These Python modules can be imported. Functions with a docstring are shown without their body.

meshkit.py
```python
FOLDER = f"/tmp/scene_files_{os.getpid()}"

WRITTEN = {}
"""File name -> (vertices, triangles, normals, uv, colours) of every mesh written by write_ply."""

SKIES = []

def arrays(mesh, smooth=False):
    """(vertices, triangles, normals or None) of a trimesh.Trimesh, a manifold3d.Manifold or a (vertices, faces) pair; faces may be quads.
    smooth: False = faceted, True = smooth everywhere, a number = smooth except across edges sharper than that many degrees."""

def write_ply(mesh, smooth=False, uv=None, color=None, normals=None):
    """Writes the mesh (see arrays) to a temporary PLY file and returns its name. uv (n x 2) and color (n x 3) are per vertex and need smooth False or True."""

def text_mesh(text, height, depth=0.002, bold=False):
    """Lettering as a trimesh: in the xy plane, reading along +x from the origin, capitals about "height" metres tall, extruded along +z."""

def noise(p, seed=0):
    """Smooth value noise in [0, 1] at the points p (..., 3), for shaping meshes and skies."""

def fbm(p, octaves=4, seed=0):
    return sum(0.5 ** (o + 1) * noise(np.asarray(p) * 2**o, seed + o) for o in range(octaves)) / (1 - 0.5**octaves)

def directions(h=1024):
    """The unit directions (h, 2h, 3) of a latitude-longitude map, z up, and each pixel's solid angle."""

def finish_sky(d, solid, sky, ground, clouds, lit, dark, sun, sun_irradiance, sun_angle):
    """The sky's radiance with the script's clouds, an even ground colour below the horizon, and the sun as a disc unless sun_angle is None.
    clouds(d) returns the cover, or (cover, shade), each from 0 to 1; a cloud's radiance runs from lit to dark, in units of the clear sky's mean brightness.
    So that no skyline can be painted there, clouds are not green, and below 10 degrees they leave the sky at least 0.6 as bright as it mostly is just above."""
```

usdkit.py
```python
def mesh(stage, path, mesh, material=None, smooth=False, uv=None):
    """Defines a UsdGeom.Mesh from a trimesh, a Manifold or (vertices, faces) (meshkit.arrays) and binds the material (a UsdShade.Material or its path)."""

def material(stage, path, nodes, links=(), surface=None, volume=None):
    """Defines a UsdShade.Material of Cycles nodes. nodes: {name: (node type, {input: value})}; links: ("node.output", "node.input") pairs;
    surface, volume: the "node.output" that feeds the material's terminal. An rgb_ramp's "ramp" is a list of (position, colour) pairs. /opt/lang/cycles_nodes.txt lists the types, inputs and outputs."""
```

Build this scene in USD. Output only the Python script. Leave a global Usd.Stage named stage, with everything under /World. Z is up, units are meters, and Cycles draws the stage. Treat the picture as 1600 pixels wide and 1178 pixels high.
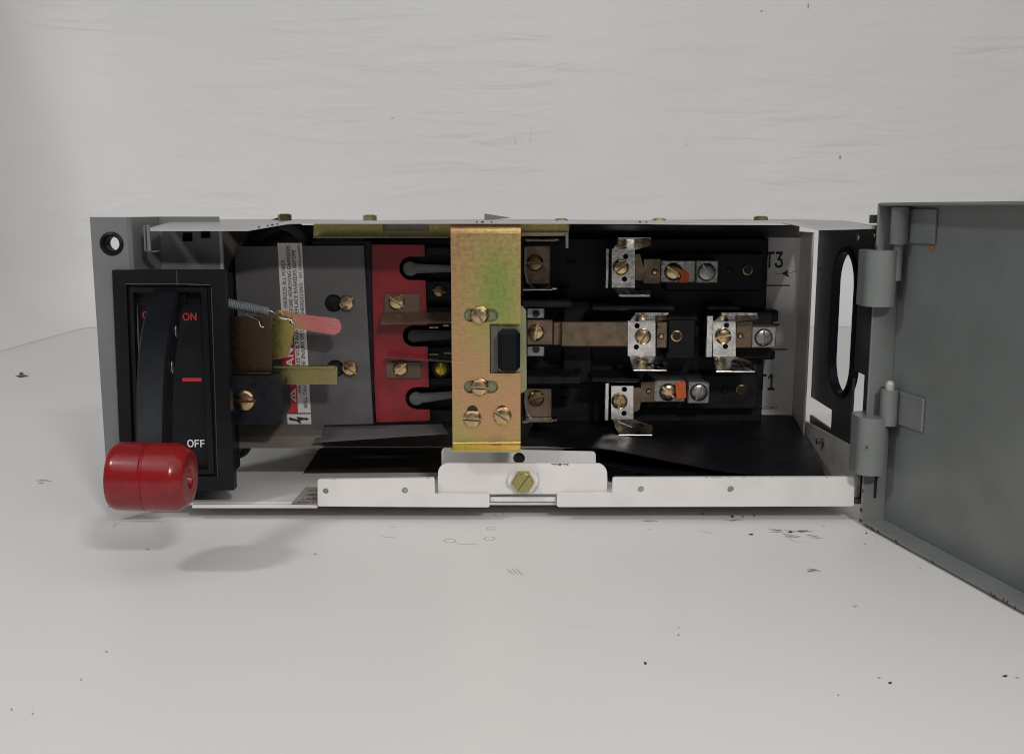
import math, random
import numpy as np, trimesh, usdkit, meshkit
import manifold3d as m3
from shapely.geometry import Polygon, Point, LineString, box as sbox
from shapely.ops import unary_union
from pxr import Usd, UsdGeom, UsdLux, UsdShade, Gf, Sdf

random.seed(7); rng = np.random.default_rng(7)
stage = Usd.Stage.CreateInMemory()
UsdGeom.SetStageUpAxis(stage, UsdGeom.Tokens.z); UsdGeom.SetStageMetersPerUnit(stage, 1.0)
UsdGeom.Xform.Define(stage, '/World'); UsdGeom.Scope.Define(stage, '/World/Looks')

# ------------------------------------------------------------------ camera
F, CX, CY = 1600.0, 800.0, 589.0            # focal length and centre of the photograph (pixels of its 1600 x 1178)
PITCH = math.atan(262 / F); D0, CZ = 0.526, 0.1642
cp, sp = math.cos(PITCH), math.sin(PITCH)
cam = UsdGeom.Camera.Define(stage, '/World/camera')
cam.AddTranslateOp().Set(Gf.Vec3d(0, -D0, CZ)); cam.AddRotateXOp().Set(90 - math.degrees(PITCH))
cam.CreateHorizontalApertureAttr(36.0); cam.CreateVerticalApertureAttr(36.0 * 1178 / 1600)
cam.CreateFocalLengthAttr(36.0); cam.CreateClippingRangeAttr(Gf.Vec2f(0.01, 100))
cam.CreateExposureAttr(0.04)

# ------------------------------------------------------------------ light: one wide soft lamp above, two small lamps, dim light of the rest of the room
mt = usdkit.material(stage, '/World/Looks/room_light', {'b': ('background_shader', {'color': (1.0, 0.985, 0.965), 'strength': 0.075})}, surface='b.background')
dome = UsdLux.DomeLight.Define(stage, '/World/room_light')
UsdShade.MaterialBindingAPI.Apply(dome.GetPrim()).Bind(mt)
def lamp(name, pos, target, w, h, power, col):
    l = UsdLux.RectLight.Define(stage, '/World/' + name)
    z = np.array(pos, float) - np.array(target, float); z /= np.linalg.norm(z)
    x = np.cross((0, 1, 0) if abs(z[1]) < .9 else (1, 0, 0), z); x = np.array((1.0, 0, 0)); x -= z * x.dot(z); x /= np.linalg.norm(x); y = np.cross(z, x)
    M = Gf.Matrix4d(*x, 0, *y, 0, *z, 0, *map(float, pos), 1)
    l.AddTransformOp().Set(M)
    l.CreateWidthAttr(w); l.CreateHeightAttr(h); l.CreateIntensityAttr(power); l.CreateColorAttr(Gf.Vec3f(*col)); l.CreateNormalizeAttr(True)
lamp('ceiling_lamp', (0.45, -1.1, 2.2), (0, 0.55, 0.2), 3.8, 2.6, 8.2, (1.0, 0.985, 0.972))
lamp('side_lamp', (0.30, -0.94, 0.65), (-.05, 0, 0.05), 0.12, 0.05, 1.4, (1.0, 0.945, 0.915))
lamp('side_lamp_001', (-0.76, -0.64, 1.00), (-0.1, 0, 0.03), 0.15, 0.07, 1.15, (0.975, 1.0, 0.985))

# ------------------------------------------------------------------ helpers
def ray(px, py):
    a = (CY - py)
    return np.array([(px - CX), F * cp + a * sp, -F * sp + a * cp])
def P(px, py, Y):                            # the point that the photograph shows at a pixel, at depth Y behind the front of the cabinet
    d = ray(px, py); return np.array([0, -D0, CZ]) + d * ((Y + D0) / d[1])
def T(px, py, z=0.0):                        # the same on the table
    d = ray(px, py); return np.array([0, -D0, CZ]) + d * ((z - CZ) / d[2])
def XZ(px, py, Y): p = P(px, py, Y); return (p[0], p[2])
def SC(Y): return F / (D0 + Y)               # pixels per metre
def tri(m):
    if hasattr(m, 'to_mesh'):
        k = m.to_mesh(); return trimesh.Trimesh(np.array(k.vert_properties)[:, :3], np.array(k.tri_verts), process=False)
    return m
def man(t): return m3.Manifold(m3.Mesh(np.asarray(t.vertices, np.float32), np.asarray(t.faces, np.uint32)))
def cat(*ms): return trimesh.util.concatenate([tri(m) for m in ms])
def poly_px(pts, Y): return Polygon([XZ(x, y, Y) for x, y in pts])
def rpoly(pts, Y, r):                        # pixel polygon with rounded corners (r in pixels)
    p = poly_px(pts, Y); q = r / SC(Y); return p.buffer(-q).buffer(q, quad_segs=6)
def disc(px, py, rpx, Y, n=32):
    x, z = XZ(px, py, Y); return Point(x, z).buffer(rpx / SC(Y), quad_segs=n // 4)
def slab(poly, Y, t):                        # polygon in (x, z), front face at depth Y, thickness t behind it
    gs = getattr(poly, 'geoms', [poly]); out = []
    for g in gs:
        if g.area < 1e-10: continue
        m = trimesh.creation.extrude_polygon(g, t, engine='earcut')
        v = m.vertices.copy(); m.vertices = np.column_stack([v[:, 0], Y + t - v[:, 2], v[:, 1]])
        out.append(m)
    m = trimesh.util.concatenate(out)
    return m
def plate(pts, Y, t, holes=(), r=0):
    p = rpoly(pts, Y, r) if r else poly_px(pts, Y)
    for h in holes: p = p.difference(h)
    return slab(p, Y, t)
def bbox(lo, hi, b=0.0006):                  # box with chamfered edges
    lo, hi = np.minimum(lo, hi), np.maximum(lo, hi); b = min(b, (hi - lo).min() * .3)
    pts = []
    for k in range(3):
        l, h = lo + b, hi - b; l[k], h[k] = lo[k], hi[k]
        pts += [(x, y, z) for x in (l[0], h[0]) for y in (l[1], h[1]) for z in (l[2], h[2])]
    return tri(m3.Manifold.hull_points(np.array(pts, np.float32)))
def blk(x0, y0, x1, y1, Y, d, b=0.0006):     # box whose front face fills the pixel rectangle at depth Y, d deep
    a, c = P(x0, y0, Y), P(x1, y1, Y); return bbox(np.array([a[0], Y, c[2]]), np.array([c[0], Y + d, a[2]]), b)
def cyl_y(c, r, d, n=28):                    # cylinder along y from c (front) to c + d
    m = trimesh.creation.cylinder(r, d, sections=n); v = m.vertices.copy()
    m.vertices = np.column_stack([v[:, 0] + c[0], v[:, 2] + c[1] + d / 2, v[:, 1] + c[2]]); m.invert(); return m
def revolve_y(prof, c, n=32):                # (radius, depth) profile from front centre to back, about an axis along y at c
    prof = np.array(prof); a = np.linspace(0, 2 * math.pi, n, endpoint=False); V, Fc = [], []
    for r, d in prof:
        for t in a: V.append((c[0] + r * math.cos(t), c[1] + d, c[2] + r * math.sin(t)))
    for i in range(len(prof) - 1):
        for j in range(n):
            k = (j + 1) % n; Fc += [(i*n+j, i*n+k, (i+1)*n+k), (i*n+j, (i+1)*n+k, (i+1)*n+j)]
    m = trimesh.Trimesh(V, Fc, process=True); m.fix_normals(); return m
def tube(pts, r, n=10, closed=True):
    pts = np.array(pts, float); r = np.broadcast_to(r, len(pts)); V, Fc = [], []
    t = np.gradient(pts, axis=0); t /= np.linalg.norm(t, axis=1, keepdims=True)
    u = np.cross(t[0], (0, 0, 1)); u = u if np.linalg.norm(u) > 1e-3 else np.cross(t[0], (0, 1, 0)); u /= np.linalg.norm(u)
    for i in range(len(pts)):
        u = u - t[i] * u.dot(t[i]); u /= np.linalg.norm(u); w = np.cross(t[i], u)
        for k in range(n): a = 2 * math.pi * k / n; V.append(pts[i] + r[i] * (math.cos(a) * u + math.sin(a) * w))
    for i in range(len(pts) - 1):
        for k in range(n):
            q = (k + 1) % n; Fc += [(i*n+k, i*n+q, (i+1)*n+q), (i*n+k, (i+1)*n+q, (i+1)*n+k)]
    a, b = len(V), len(V) + 1; V += [pts[0], pts[-1]]; L = (len(pts) - 1) * n
    for k in range(n): q = (k + 1) % n; Fc += [(a, q, k), (b, L + k, L + q)]
    m = trimesh.Trimesh(V, Fc, process=False); m.fix_normals(); return m
def spline(pts, n=24):
    from scipy.interpolate import CubicSpline
    pts = np.array(pts, float); s = np.r_[0, np.cumsum(np.linalg.norm(np.diff(pts, axis=0), axis=1))]
    return CubicSpline(s, pts)(np.linspace(0, s[-1], n))
def sheet(prof, x0, x1, t):                  # a bent strip: profile of (y, z) points, thick t, from x0 to x1
    g = LineString(prof).buffer(t / 2, cap_style=2, join_style=1, quad_segs=5)
    m = trimesh.creation.extrude_polygon(g, x1 - x0, engine='earcut'); v = m.vertices.copy()
    m.vertices = np.column_stack([x0 + v[:, 2], v[:, 0], v[:, 1]]); m.fix_normals(); return m
def text(s, h, at, rot=0.0, depth=0.00025, squeeze=1.0, bold=False, width=None):   # lettering that faces the front, lower left corner at `at`
    m = meshkit.text_mesh(s, h, depth, bold=bold); v = m.vertices.copy(); v[:, 0] -= v[:, 0].min()
    v[:, 0] *= (width / v[:, 0].max()) if width else squeeze
    c, q = math.cos(rot), math.sin(rot)
    m.vertices = np.column_stack([at[0] + c * v[:, 0] - q * v[:, 1], at[1] - v[:, 2], at[2] + q * v[:, 0] + c * v[:, 1]]); m.fix_normals(); return m

USED = {}
def free(path):
    USED[path] = USED.get(path, -1) + 1
    return path if USED[path] == 0 else f'{path}_{USED[path]:03d}'
BASE = {}
def thing(name, label, cat_, loc, kind=None):
    p = free('/World/' + name); x = UsdGeom.Xform.Define(stage, p); x.AddTranslateOp().Set(Gf.Vec3d(*map(float, loc))); BASE[p] = np.array(loc, float)
    o = x.GetPrim(); o.SetCustomDataByKey('label', label); o.SetCustomDataByKey('category', cat_)
    return p
def part(name, mesh, m, parent='/World', label=None, smooth=30, kind=None):
    top = '/'.join(parent.split('/')[:3]); t = tri(mesh).copy(); t.vertices = t.vertices - BASE.get(top, 0)
    p = free(parent + '/' + name); pr = usdkit.mesh(stage, p, t, M[m], smooth=smooth).GetPrim()
    if label: pr.SetCustomDataByKey('label', label)
    if kind: pr.SetCustomDataByKey('kind', kind)
    return p

# ------------------------------------------------------------------ materials
M = {}
def mat(name, col, rough=.5, metal=0., bump=0., bscale=400., var=0., vscale=60., col2=None, stretch=(1, 1, 1), coat=0., spec=.5, rvar=0.):
    n = {'g': ('geometry', {}), 'mp': ('mapping', {'scale': stretch}), 'nv': ('noise_texture', {'scale': vscale, 'detail': 5, 'roughness': .6}),
         'p': ('principled_bsdf', {'base_color': col, 'roughness': rough, 'metallic': metal, 'coat_weight': coat, 'coat_roughness': .08, 'specular_ior_level': spec})}
    l = [('g.position', 'mp.vector'), ('mp.vector', 'nv.vector')]
    if var or col2:
        c2 = col2 or tuple(c * (1 - var) for c in col); c1 = col if col2 else tuple(min(1, c * (1 + var)) for c in col)
        n['r'] = ('rgb_ramp', {'ramp': [(.3, c1), (.7, c2)]}); l += [('nv.fac', 'r.fac'), ('r.color', 'p.base_color')]
    if rvar:
        n['rr'] = ('map_range', {'from_min': .3, 'from_max': .7, 'to_min': max(.03, rough - rvar), 'to_max': rough + rvar}); l += [('nv.fac', 'rr.value'), ('rr.result', 'p.roughness')]
    if bump:
        n['nb'] = ('noise_texture', {'scale': bscale, 'detail': 3}); n['b'] = ('bump', {'strength': bump, 'distance': .001})
        l += [('mp.vector', 'nb.vector'), ('nb.fac', 'b.height'), ('b.normal', 'p.normal')]
    M[name] = usdkit.material(stage, '/World/Looks/' + name, n, l, surface='p.BSDF')
mat('grey_paint', (.165, .17, .178), .38, bump=.04, bscale=900, var=.07, vscale=40)
mat('door_paint', (.185, .200, .196), .36, bump=.10, bscale=160, var=.13, vscale=22, rvar=.06)
mat('white_paint', (.74, .722, .708), .38, bump=.05, bscale=500, var=.055, vscale=55, rvar=.06)
mat('pale_metal', (.56, .53, .49), .4, .2, var=.25, vscale=35, rvar=.1)
mat('dark_paint', (.030, .031, .034), .42, bump=.04, bscale=700, var=.2, vscale=50)
mat('pan_metal', (.13, .115, .098), .5, .2, var=.25, vscale=30)
mat('black_plastic', (.0055, .006, .008), .38, bump=.05, bscale=1500, var=.3, vscale=90, rvar=.08, spec=0.25)
mat('lever_black', (.005, .006, .0085), .42, bump=.03, bscale=800, var=.3, vscale=60, rvar=.08, spec=0.14)
mat('bakelite', (.005, .0055, .009), .45, bump=.06, bscale=1200, col2=(.016, .016, .019), vscale=120, rvar=.1, spec=0.2)
mat('black_paper', (.0055, .006, .008), .42, bump=.10, bscale=70, var=.3, vscale=50, rvar=.06, spec=0.14)
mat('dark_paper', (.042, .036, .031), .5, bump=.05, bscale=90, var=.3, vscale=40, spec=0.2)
mat('grey_board', (.088, .085, .088), .62, bump=.06, bscale=1500, var=.12, vscale=60)
mat('red_board', (.26, .010, .018), .34, bump=.05, bscale=500, col2=(.17, .007, .011), vscale=55)
mat('red_knob', (.22, .0085, .012), .24, bump=.04, bscale=420, var=.2, vscale=110, coat=.0, rvar=.1)
mat('dimple_red', (.10, .006, .008), .4)
mat('steel', (.64, .635, .62), .2, 1., bump=.18, bscale=90, var=.05, vscale=160, rvar=.12)
mat('lug_tin', (.50, .49, .47), .42, .85, bump=.25, bscale=900, col2=(.22, .21, .20), vscale=420, rvar=.12)
mat('brass_screw', (.66, .46, .30), .24, 1., bump=.06, bscale=500, col2=(.50, .40, .20), vscale=180, rvar=.1)
mat('dull_screw', (.30, .20, .12), .3, 1., bump=.08, bscale=500, col2=(.20, .15, .07), vscale=180, rvar=.1)
mat('yellow_screw', (.62, .48, .05), .3, .6, var=.2, vscale=200)
mat('grey_screw', (.36, .36, .35), .34, 1., bump=.1, bscale=600, var=.25, vscale=200)
mat('copper_bar', (.26, .19, .125), .42, .75, bump=.15, bscale=420, col2=(.13, .10, .075), vscale=170, rvar=.12)
mat('slot_dark', (.01, .009, .008), .6)
mat('spring_steel', (.22, .235, .25), .4, .3, var=.15, vscale=200)
mat('cable_black', (.013, .013, .014), .45, bump=.04, bscale=600, spec=0.25)
mat('cable_grey', (.055, .055, .058), .5, bump=.05, bscale=600, var=.2, vscale=80)
mat('label_white', (.62, .62, .60), .5, var=.05, vscale=60)
mat('plate_label', (.80, .79, .77), .35, 0., var=.08, vscale=26)
mat('print_black', (.02, .02, .022), .5); mat('print_red', (.46, .02, .025), .5); mat('print_white', (.66, .66, .65), .5)
mat('orange_wax', (.70, .13, .02), .5, bump=.3, bscale=800, var=.25, vscale=300)
mat('rust_orange', (.36, .13, .035), .7, var=.3, vscale=500)
mat('rust', (.08, .038, .02), .8, var=.4, vscale=400)
mat('scuff_grey', (.32, .315, .305), .6, col2=(.58, .57, .555), vscale=300)
mat('scuff_dark', (.17, .118, .112), .6)
mat('speck_dark', (.05, .045, .04), .6)
mat('lip_mark', (.36, .36, .36), .5)
mat('amber_flap', (.11, .075, .05), .3, var=.3, vscale=40)
def zinc(name, centre, stops, rough=.33, scale=(1, 1, 1), radius=.06, nsc=30, na=.4):   # yellow chromate: bands of gold, pink and green
    n = {'g': ('geometry', {}), 'sub': ('vector_math', {'math_type': 'subtract', 'vector2': centre}), 'sc': ('vector_math', {'math_type': 'multiply', 'vector2': scale}),
         'len': ('vector_math', {'math_type': 'length'}), 'nz': ('noise_texture', {'scale': nsc, 'detail': 2}), 'nf': ('noise_texture', {'scale': 420, 'detail': 4}),
         'a': ('math', {'math_type': 'multiply', 'value2': 1 / radius}), 'b': ('math', {'math_type': 'multiply_add', 'value2': na, 'value3': -na / 2}), 'c': ('math', {'math_type': 'add'}),
         'r': ('rgb_ramp', {'ramp': stops}), 'rr': ('map_range', {'from_min': .3, 'from_max': .7, 'to_min': rough - .05, 'to_max': rough + .05}),
         'mp': ('mapping', {'scale': (60, 300, 900)}), 'nb': ('noise_texture', {'scale': 3, 'detail': 3}), 'bu': ('bump', {'strength': .12, 'distance': .0006}),
         'p': ('principled_bsdf', {'metallic': 1., 'roughness': rough})}
    l = [('g.position', 'sub.vector1'), ('sub.vector', 'sc.vector1'), ('sc.vector', 'len.vector1'), ('len.value', 'a.value1'), ('g.position', 'nz.vector'), ('nz.fac', 'b.value1'),
         ('a.value', 'c.value1'), ('b.value', 'c.value2'), ('c.value', 'r.fac'), ('r.color', 'p.base_color'), ('g.position', 'nf.vector'), ('nf.fac', 'rr.value'), ('rr.result', 'p.roughness'),
         ('g.position', 'mp.vector'), ('mp.vector', 'nb.vector'), ('nb.fac', 'bu.height'), ('bu.normal', 'p.normal')]
    M[name] = usdkit.material(stage, '/World/Looks/' + name, n, l, surface='p.BSDF')
GOLD, PINK, GREEN, OLIVE = (.56, .42, .17), (.62, .33, .18), (.20, .40, .10), (.42, .40, .17)
zinc('zinc_strap', tuple(P(778, 448, .02)), [(0, (.19, .46, .09)), (.18, (.27, .46, .11)), (.36, (.56, .47, .18)), (.52, (.64, .42, .20)), (.8, (.68, .40, .22)), (1, (.56, .47, .18))], scale=(1.7, 1, .8), radius=.072, nsc=14, na=.2)
zinc('zinc_gold', (0, .05, .2), [(0, GOLD), (.5, OLIVE), (1, GOLD)], radius=.3)
zinc('zinc_bar', tuple(P(470, 587, .03)), [(0, (.42, .38, .16)), (.5, (.34, .30, .13)), (1, (.45, .38, .2))], radius=.03)
zinc('zinc_lever', tuple(P(440, 525, .03)), [(0, (.45, .42, .10)), (.3, (.50, .42, .14)), (.45, (.74, .34, .22)), (.6, (.74, .25, .25)), (1, (.78, .30, .30))], radius=.035)
zinc('zinc_dark', tuple(P(395, 540, .03)), [(0, (.15, .06, .05)), (.5, (.11, .075, .05)), (1, (.14, .10, .07))], radius=.05)

# table and walls: white paint laid on with a wide brush
def painted(name, col, stretch, dist, fine, rough, vs=3., det=2.2):
    n = {'g': ('geometry', {}), 'mp': ('mapping', {'scale': stretch}), 'n1': ('noise_texture', {'scale': 1, 'detail': det, 'roughness': .5, 'distortion': .5}),
         'n2': ('noise_texture', {'scale': 45, 'detail': 3}), 'm': ('math', {'math_type': 'multiply_add', 'value2': fine}), 'msk': ('noise_texture', {'scale': vs * 1.2, 'detail': 2}),
         'mr': ('map_range', {'from_min': .42, 'from_max': .66, 'to_min': .06, 'to_max': 1.}), 'mm': ('math', {'math_type': 'multiply'}),
         'b': ('bump', {'strength': 1., 'distance': dist}), 'nv': ('noise_texture', {'scale': vs, 'detail': 4}),
         'r': ('rgb_ramp', {'ramp': [(.3, tuple(c * .975 for c in col)), (.7, tuple(min(1, c * 1.02) for c in col))]}), 'p': ('principled_bsdf', {'roughness': rough, 'specular_ior_level': .4})}
    l = [('g.position', 'mp.vector'), ('mp.vector', 'n1.vector'), ('g.position', 'n2.vector'), ('n2.fac', 'm.value1'), ('g.position', 'msk.vector'), ('msk.fac', 'mr.value'),
         ('n1.fac', 'mm.value1'), ('mr.result', 'mm.value2'), ('mm.value', 'm.value3'), ('m.value', 'b.height'), ('b.normal', 'p.normal'), ('g.position', 'nv.vector'), ('nv.fac', 'r.fac'), ('r.color', 'p.base_color')]
    M[name] = usdkit.material(stage, '/World/Looks/' + name, n, l, surface='p.BSDF')
painted('wall_paint', (.87, .866, .860), (7.5, 7.5, 40), .0075, .02, .5)
painted('table_paint', (.765, .752, .744), (14, 40, 14), .0004, .25, .42)

# ------------------------------------------------------------------ setting
WY, WX = 1.0, -0.69
part('table_top', bbox(np.array([-1.1, -1.2, -.03]), np.array([1.6, WY + .05, 0.]), .002), 'table_paint', kind='structure', smooth=False)
Rc, Rb = .12, .09                             # the wall turns the corner in one curve and meets the table in a hollow
arc = [(WX + Rc - Rc * math.cos(t), WY - Rc + Rc * math.sin(t), math.cos(t), -math.sin(t)) for t in np.linspace(0, math.pi / 2, 40)]
def wall(path, H, th=.03):
    sec = [(Rb - Rb * math.sin(t), Rb - Rb * math.cos(t) + .0003) for t in np.linspace(0, math.pi / 2, 24)] + [(0, Rb + .02), (0, H), (-th, H), (-th, .0003)]
    n = len(sec); V = [(x + nx * d, y + ny * d, z) for x, y, nx, ny in path for d, z in sec]; Fc = []
    for i in range(len(path) - 1):
        for k in range(n): q = (k + 1) % n; Fc += [(i*n+k, i*n+q, (i+1)*n+q), (i*n+k, (i+1)*n+q, (i+1)*n+k)]
    m = trimesh.Trimesh(V, Fc, process=False); m.fix_normals(); return m
part('back_wall', wall(arc + [(WX + Rc + .02, WY, 0, -1), (1.6, WY, 0, -1)], .62), 'wall_paint', kind='structure', smooth=40)
part('side_wall', wall([(WX, -.25, 1, 0), (WX, WY - Rc - .02, 1, 0), (WX, WY - Rc, 1, 0)], .47), 'wall_paint', kind='structure', smooth=40)

# ------------------------------------------------------------------ the motor starter cabinet
G = 0.0081                                    # height of its floor above the table
XL, XR, ZT = -.2140, .1850, .1602             # left and right side, top of the left flange
DEP = .132
B = thing('starter_cabinet', 'open grey sheet metal motor starter cabinet lying on white table with red knobbed switch handle', 'electrical cabinet', (0, .06, 0))

def hexhead(c, r, h, axis):
    h_ = trimesh.creation.cylinder(r, h, sections=6); v = h_.vertices.copy()
    if axis == 'z': h_.vertices = v + np.array([c[0], c[1], c[2] + h / 2])
    else: h_.vertices = np.column_stack([v[:, 0] + c[0], v[:, 2] + c[1] + h / 2, v[:, 1] + c[2]])
    return h_
def screw_mesh(c, r, ang, h=.0024, sw=.125):    # slotted pan head facing the front
    prof = [(0, -h), (r * .45, -h * .98), (r * .75, -h * .86), (r * .92, -h * .6), (r, -h * .25), (r, .0004), (0, .0004)]
    a = np.linspace(0, 2 * math.pi, 28, endpoint=False); head = m3.CrossSection([np.array([(p[0], -p[1]) for p in prof[::-1]], np.float32)]).revolve(28)
    sl = m3.Manifold.cube((r * 3, r * sw * 2, h), True).translate((0, 0, h * .72)).rotate((0, 0, math.degrees(ang)))
    t = tri(head - sl); v = t.vertices.copy(); t.vertices = np.column_stack([v[:, 0] + c[0], c[1] - v[:, 2], v[:, 1] + c[2]]); t.fix_normals(); return t
def screw(px, py, Y, rpx, deg, m='brass_screw', parent=None, label=None, name='screw', h=.0024):
    return part(name, screw_mesh(P(px, py, Y), rpx / SC(Y), math.radians(deg), h), m, parent or B, label, smooth=25)

XLS = P(226, 500, .013)[0]
# --- left mounting plate: front flange, a bend, then the part set back behind the handle
FL = .012
prof = [(XL + .0, 0.0), (P(206, 500, 0)[0], 0.0), (P(211, 500, 0)[0], .0015), (P(232, 500, .016)[0], .016), (P(256, 500, .035)[0], .035), (P(345, 400, .036)[0], .036)]
g = LineString(prof).buffer(.0008, cap_style=2, join_style=1)
z0, z1 = G, ZT
fm = trimesh.creation.extrude_polygon(g, z1 - z0, engine='earcut'); v = fm.vertices.copy(); fm.vertices = np.column_stack([v[:, 0], v[:, 1], v[:, 2] + z0]); fm.fix_normals()
hc = P(175.5, 381, 0)
hole = cyl_y(hc - np.array([0, .01, 0]), .0052, .03); sl1 = blk(278, 364, 295, 378, .028, .02, 0); sl2 = blk(307, 362, 323, 373, .028, .02, 0)
fm = man(fm) - man(hole) - man(sl1) - man(sl2)
flange = part('mounting_plate', fm, 'grey_paint', B, 'grey painted plate behind the switch handle')
part('grommet', revolve_y([(.0040, -.0012), (.0046, -.0018), (.0060, -.0012), (.0062, .0), (.0062, .0008), (.0046, .0012), (.0046, .007), (.0036, .007), (.0036, 0), (.0040, -.0012)], hc), 'lever_black', flange, 'black rubber grommet in the corner hole')
# plate edge, bright where the sheet was cut
part('cut_edge', bbox(P(344.2, 424, .0346), P(347.6, 354, .0374), .0002), 'pale_metal', flange)
# --- top panel: thin sheet with its two front ends joggled down
tz = P(800, 346, 0)[2]
def topz(px): 
    k = np.interp(px, [228, 385, 452, 1232, 1280, 1372], [-.0034, -.0034, .0003, .0003, -.0030, -.0022]); return tz + k
xs = np.r_[np.linspace(231, 385, 6), np.linspace(392, 452, 9), np.linspace(480, 1230, 16), np.linspace(1238, 1282, 8), np.linspace(1300, 1368, 4)]
ys = [0, .006, .014, .03, .05, .08, DEP + .012]
V, Fc = [], []
for layer, dz in ((0, 0), (1, -.0016)):
    for px in xs:
        X = P(px, 346, 0)[0]
        for y in ys:
            w = max(0, 1 - y / .045); bow = .0006 * math.sin((X + .2) * 40) * min(1, y / .05)
            V.append((X, y, tz + (topz(px) - tz) * w + dz + bow * .5 - .0004 * y / .1))
nx, ny = len(xs), len(ys); K = nx * ny
for i in range(nx - 1):
    for j in range(ny - 1):
        a, b, c, d = i*ny+j, (i+1)*ny+j, (i+1)*ny+j+1, i*ny+j+1
        Fc += [(a, b, c), (a, c, d), (K+a, K+c, K+b), (K+a, K+d, K+c)]
for i in range(nx - 1):
    a, b = i*ny, (i+1)*ny; Fc += [(a, K+a, K+b), (a, K+b, b)]; a, b = a+ny-1, b+ny-1; Fc += [(a, K+b, K+a), (a, b, K+b)]
for j in range(ny - 1):
    a, b = j, j+1; Fc += [(a, K+b, K+a), (a, b, K+b)]; a, b = (nx-1)*ny+j, (nx-1)*ny+j+1; Fc += [(a, K+a, K+b), (a, K+b, b)]
tp = trimesh.Trimesh(V, Fc, process=False); tp.fix_normals()
mat('light_grey', (.40, .40, .40), .35, bump=.03, bscale=800, var=.06)
top = part('top_panel', tp, 'light_grey', B, 'thin grey top panel with hex bolts along it', smooth=40)
for px, y, r, hh, mm in ((445, .035, 10.5, .0032, 'dull_screw'), (578, .035, 10.5, .0027, 'zinc_gold'), (877, .035, 10, .0008, 'zinc_gold'), (1030, .035, 10.5, .0009, 'zinc_gold'), (1189, .035, 11, .0020, 'dull_screw')):
    c = P(px, 340, y); c[2] = tz - .0002
    part('hex_bolt', cat(hexhead(c, r / SC(y), hh + .0002, 'z'), hexhead(c + np.array([0, 0, 0]), r * .7 / SC(y), hh + .0006, 'z')), mm, top)
# the end tab bent down at the left, and one end of a paper sheet that sticks out above
part('end_tab', cat(blk(228, 352, 235.5, 393, -.0005, .0015, .0003), bbox(P(229, 394, .001), P(252, 391.5, .008), .0003), bbox(P(228.5, 393, .001), P(230.5, 353, .0075), .0002)), 'grey_paint', top)
pv = [P(757, 334, .06), P(799, 340.5, .06), P(757, 345, .06)]
part('paper_corner', slab(Polygon([(p[0], p[2]) for p in pv]), .06, .0004), 'grey_paint', top, 'grey paper corner sticking out above the top panel')
for px, w in ((404, 3), (418, 2.5), (425, 4), (433, 2), (745, 2), (754, 4), (768, 2), (1000, 3), (1010, 2)):
    c = P(px, 348, -.0003); c[2] = topz(px) - .0005
    part('paint_chip', bbox(c - np.array([w / 6000, .0001, .0004]), c + np.array([w / 6000, .0004, .0003]), .0001), 'speck_dark', top)

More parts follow.
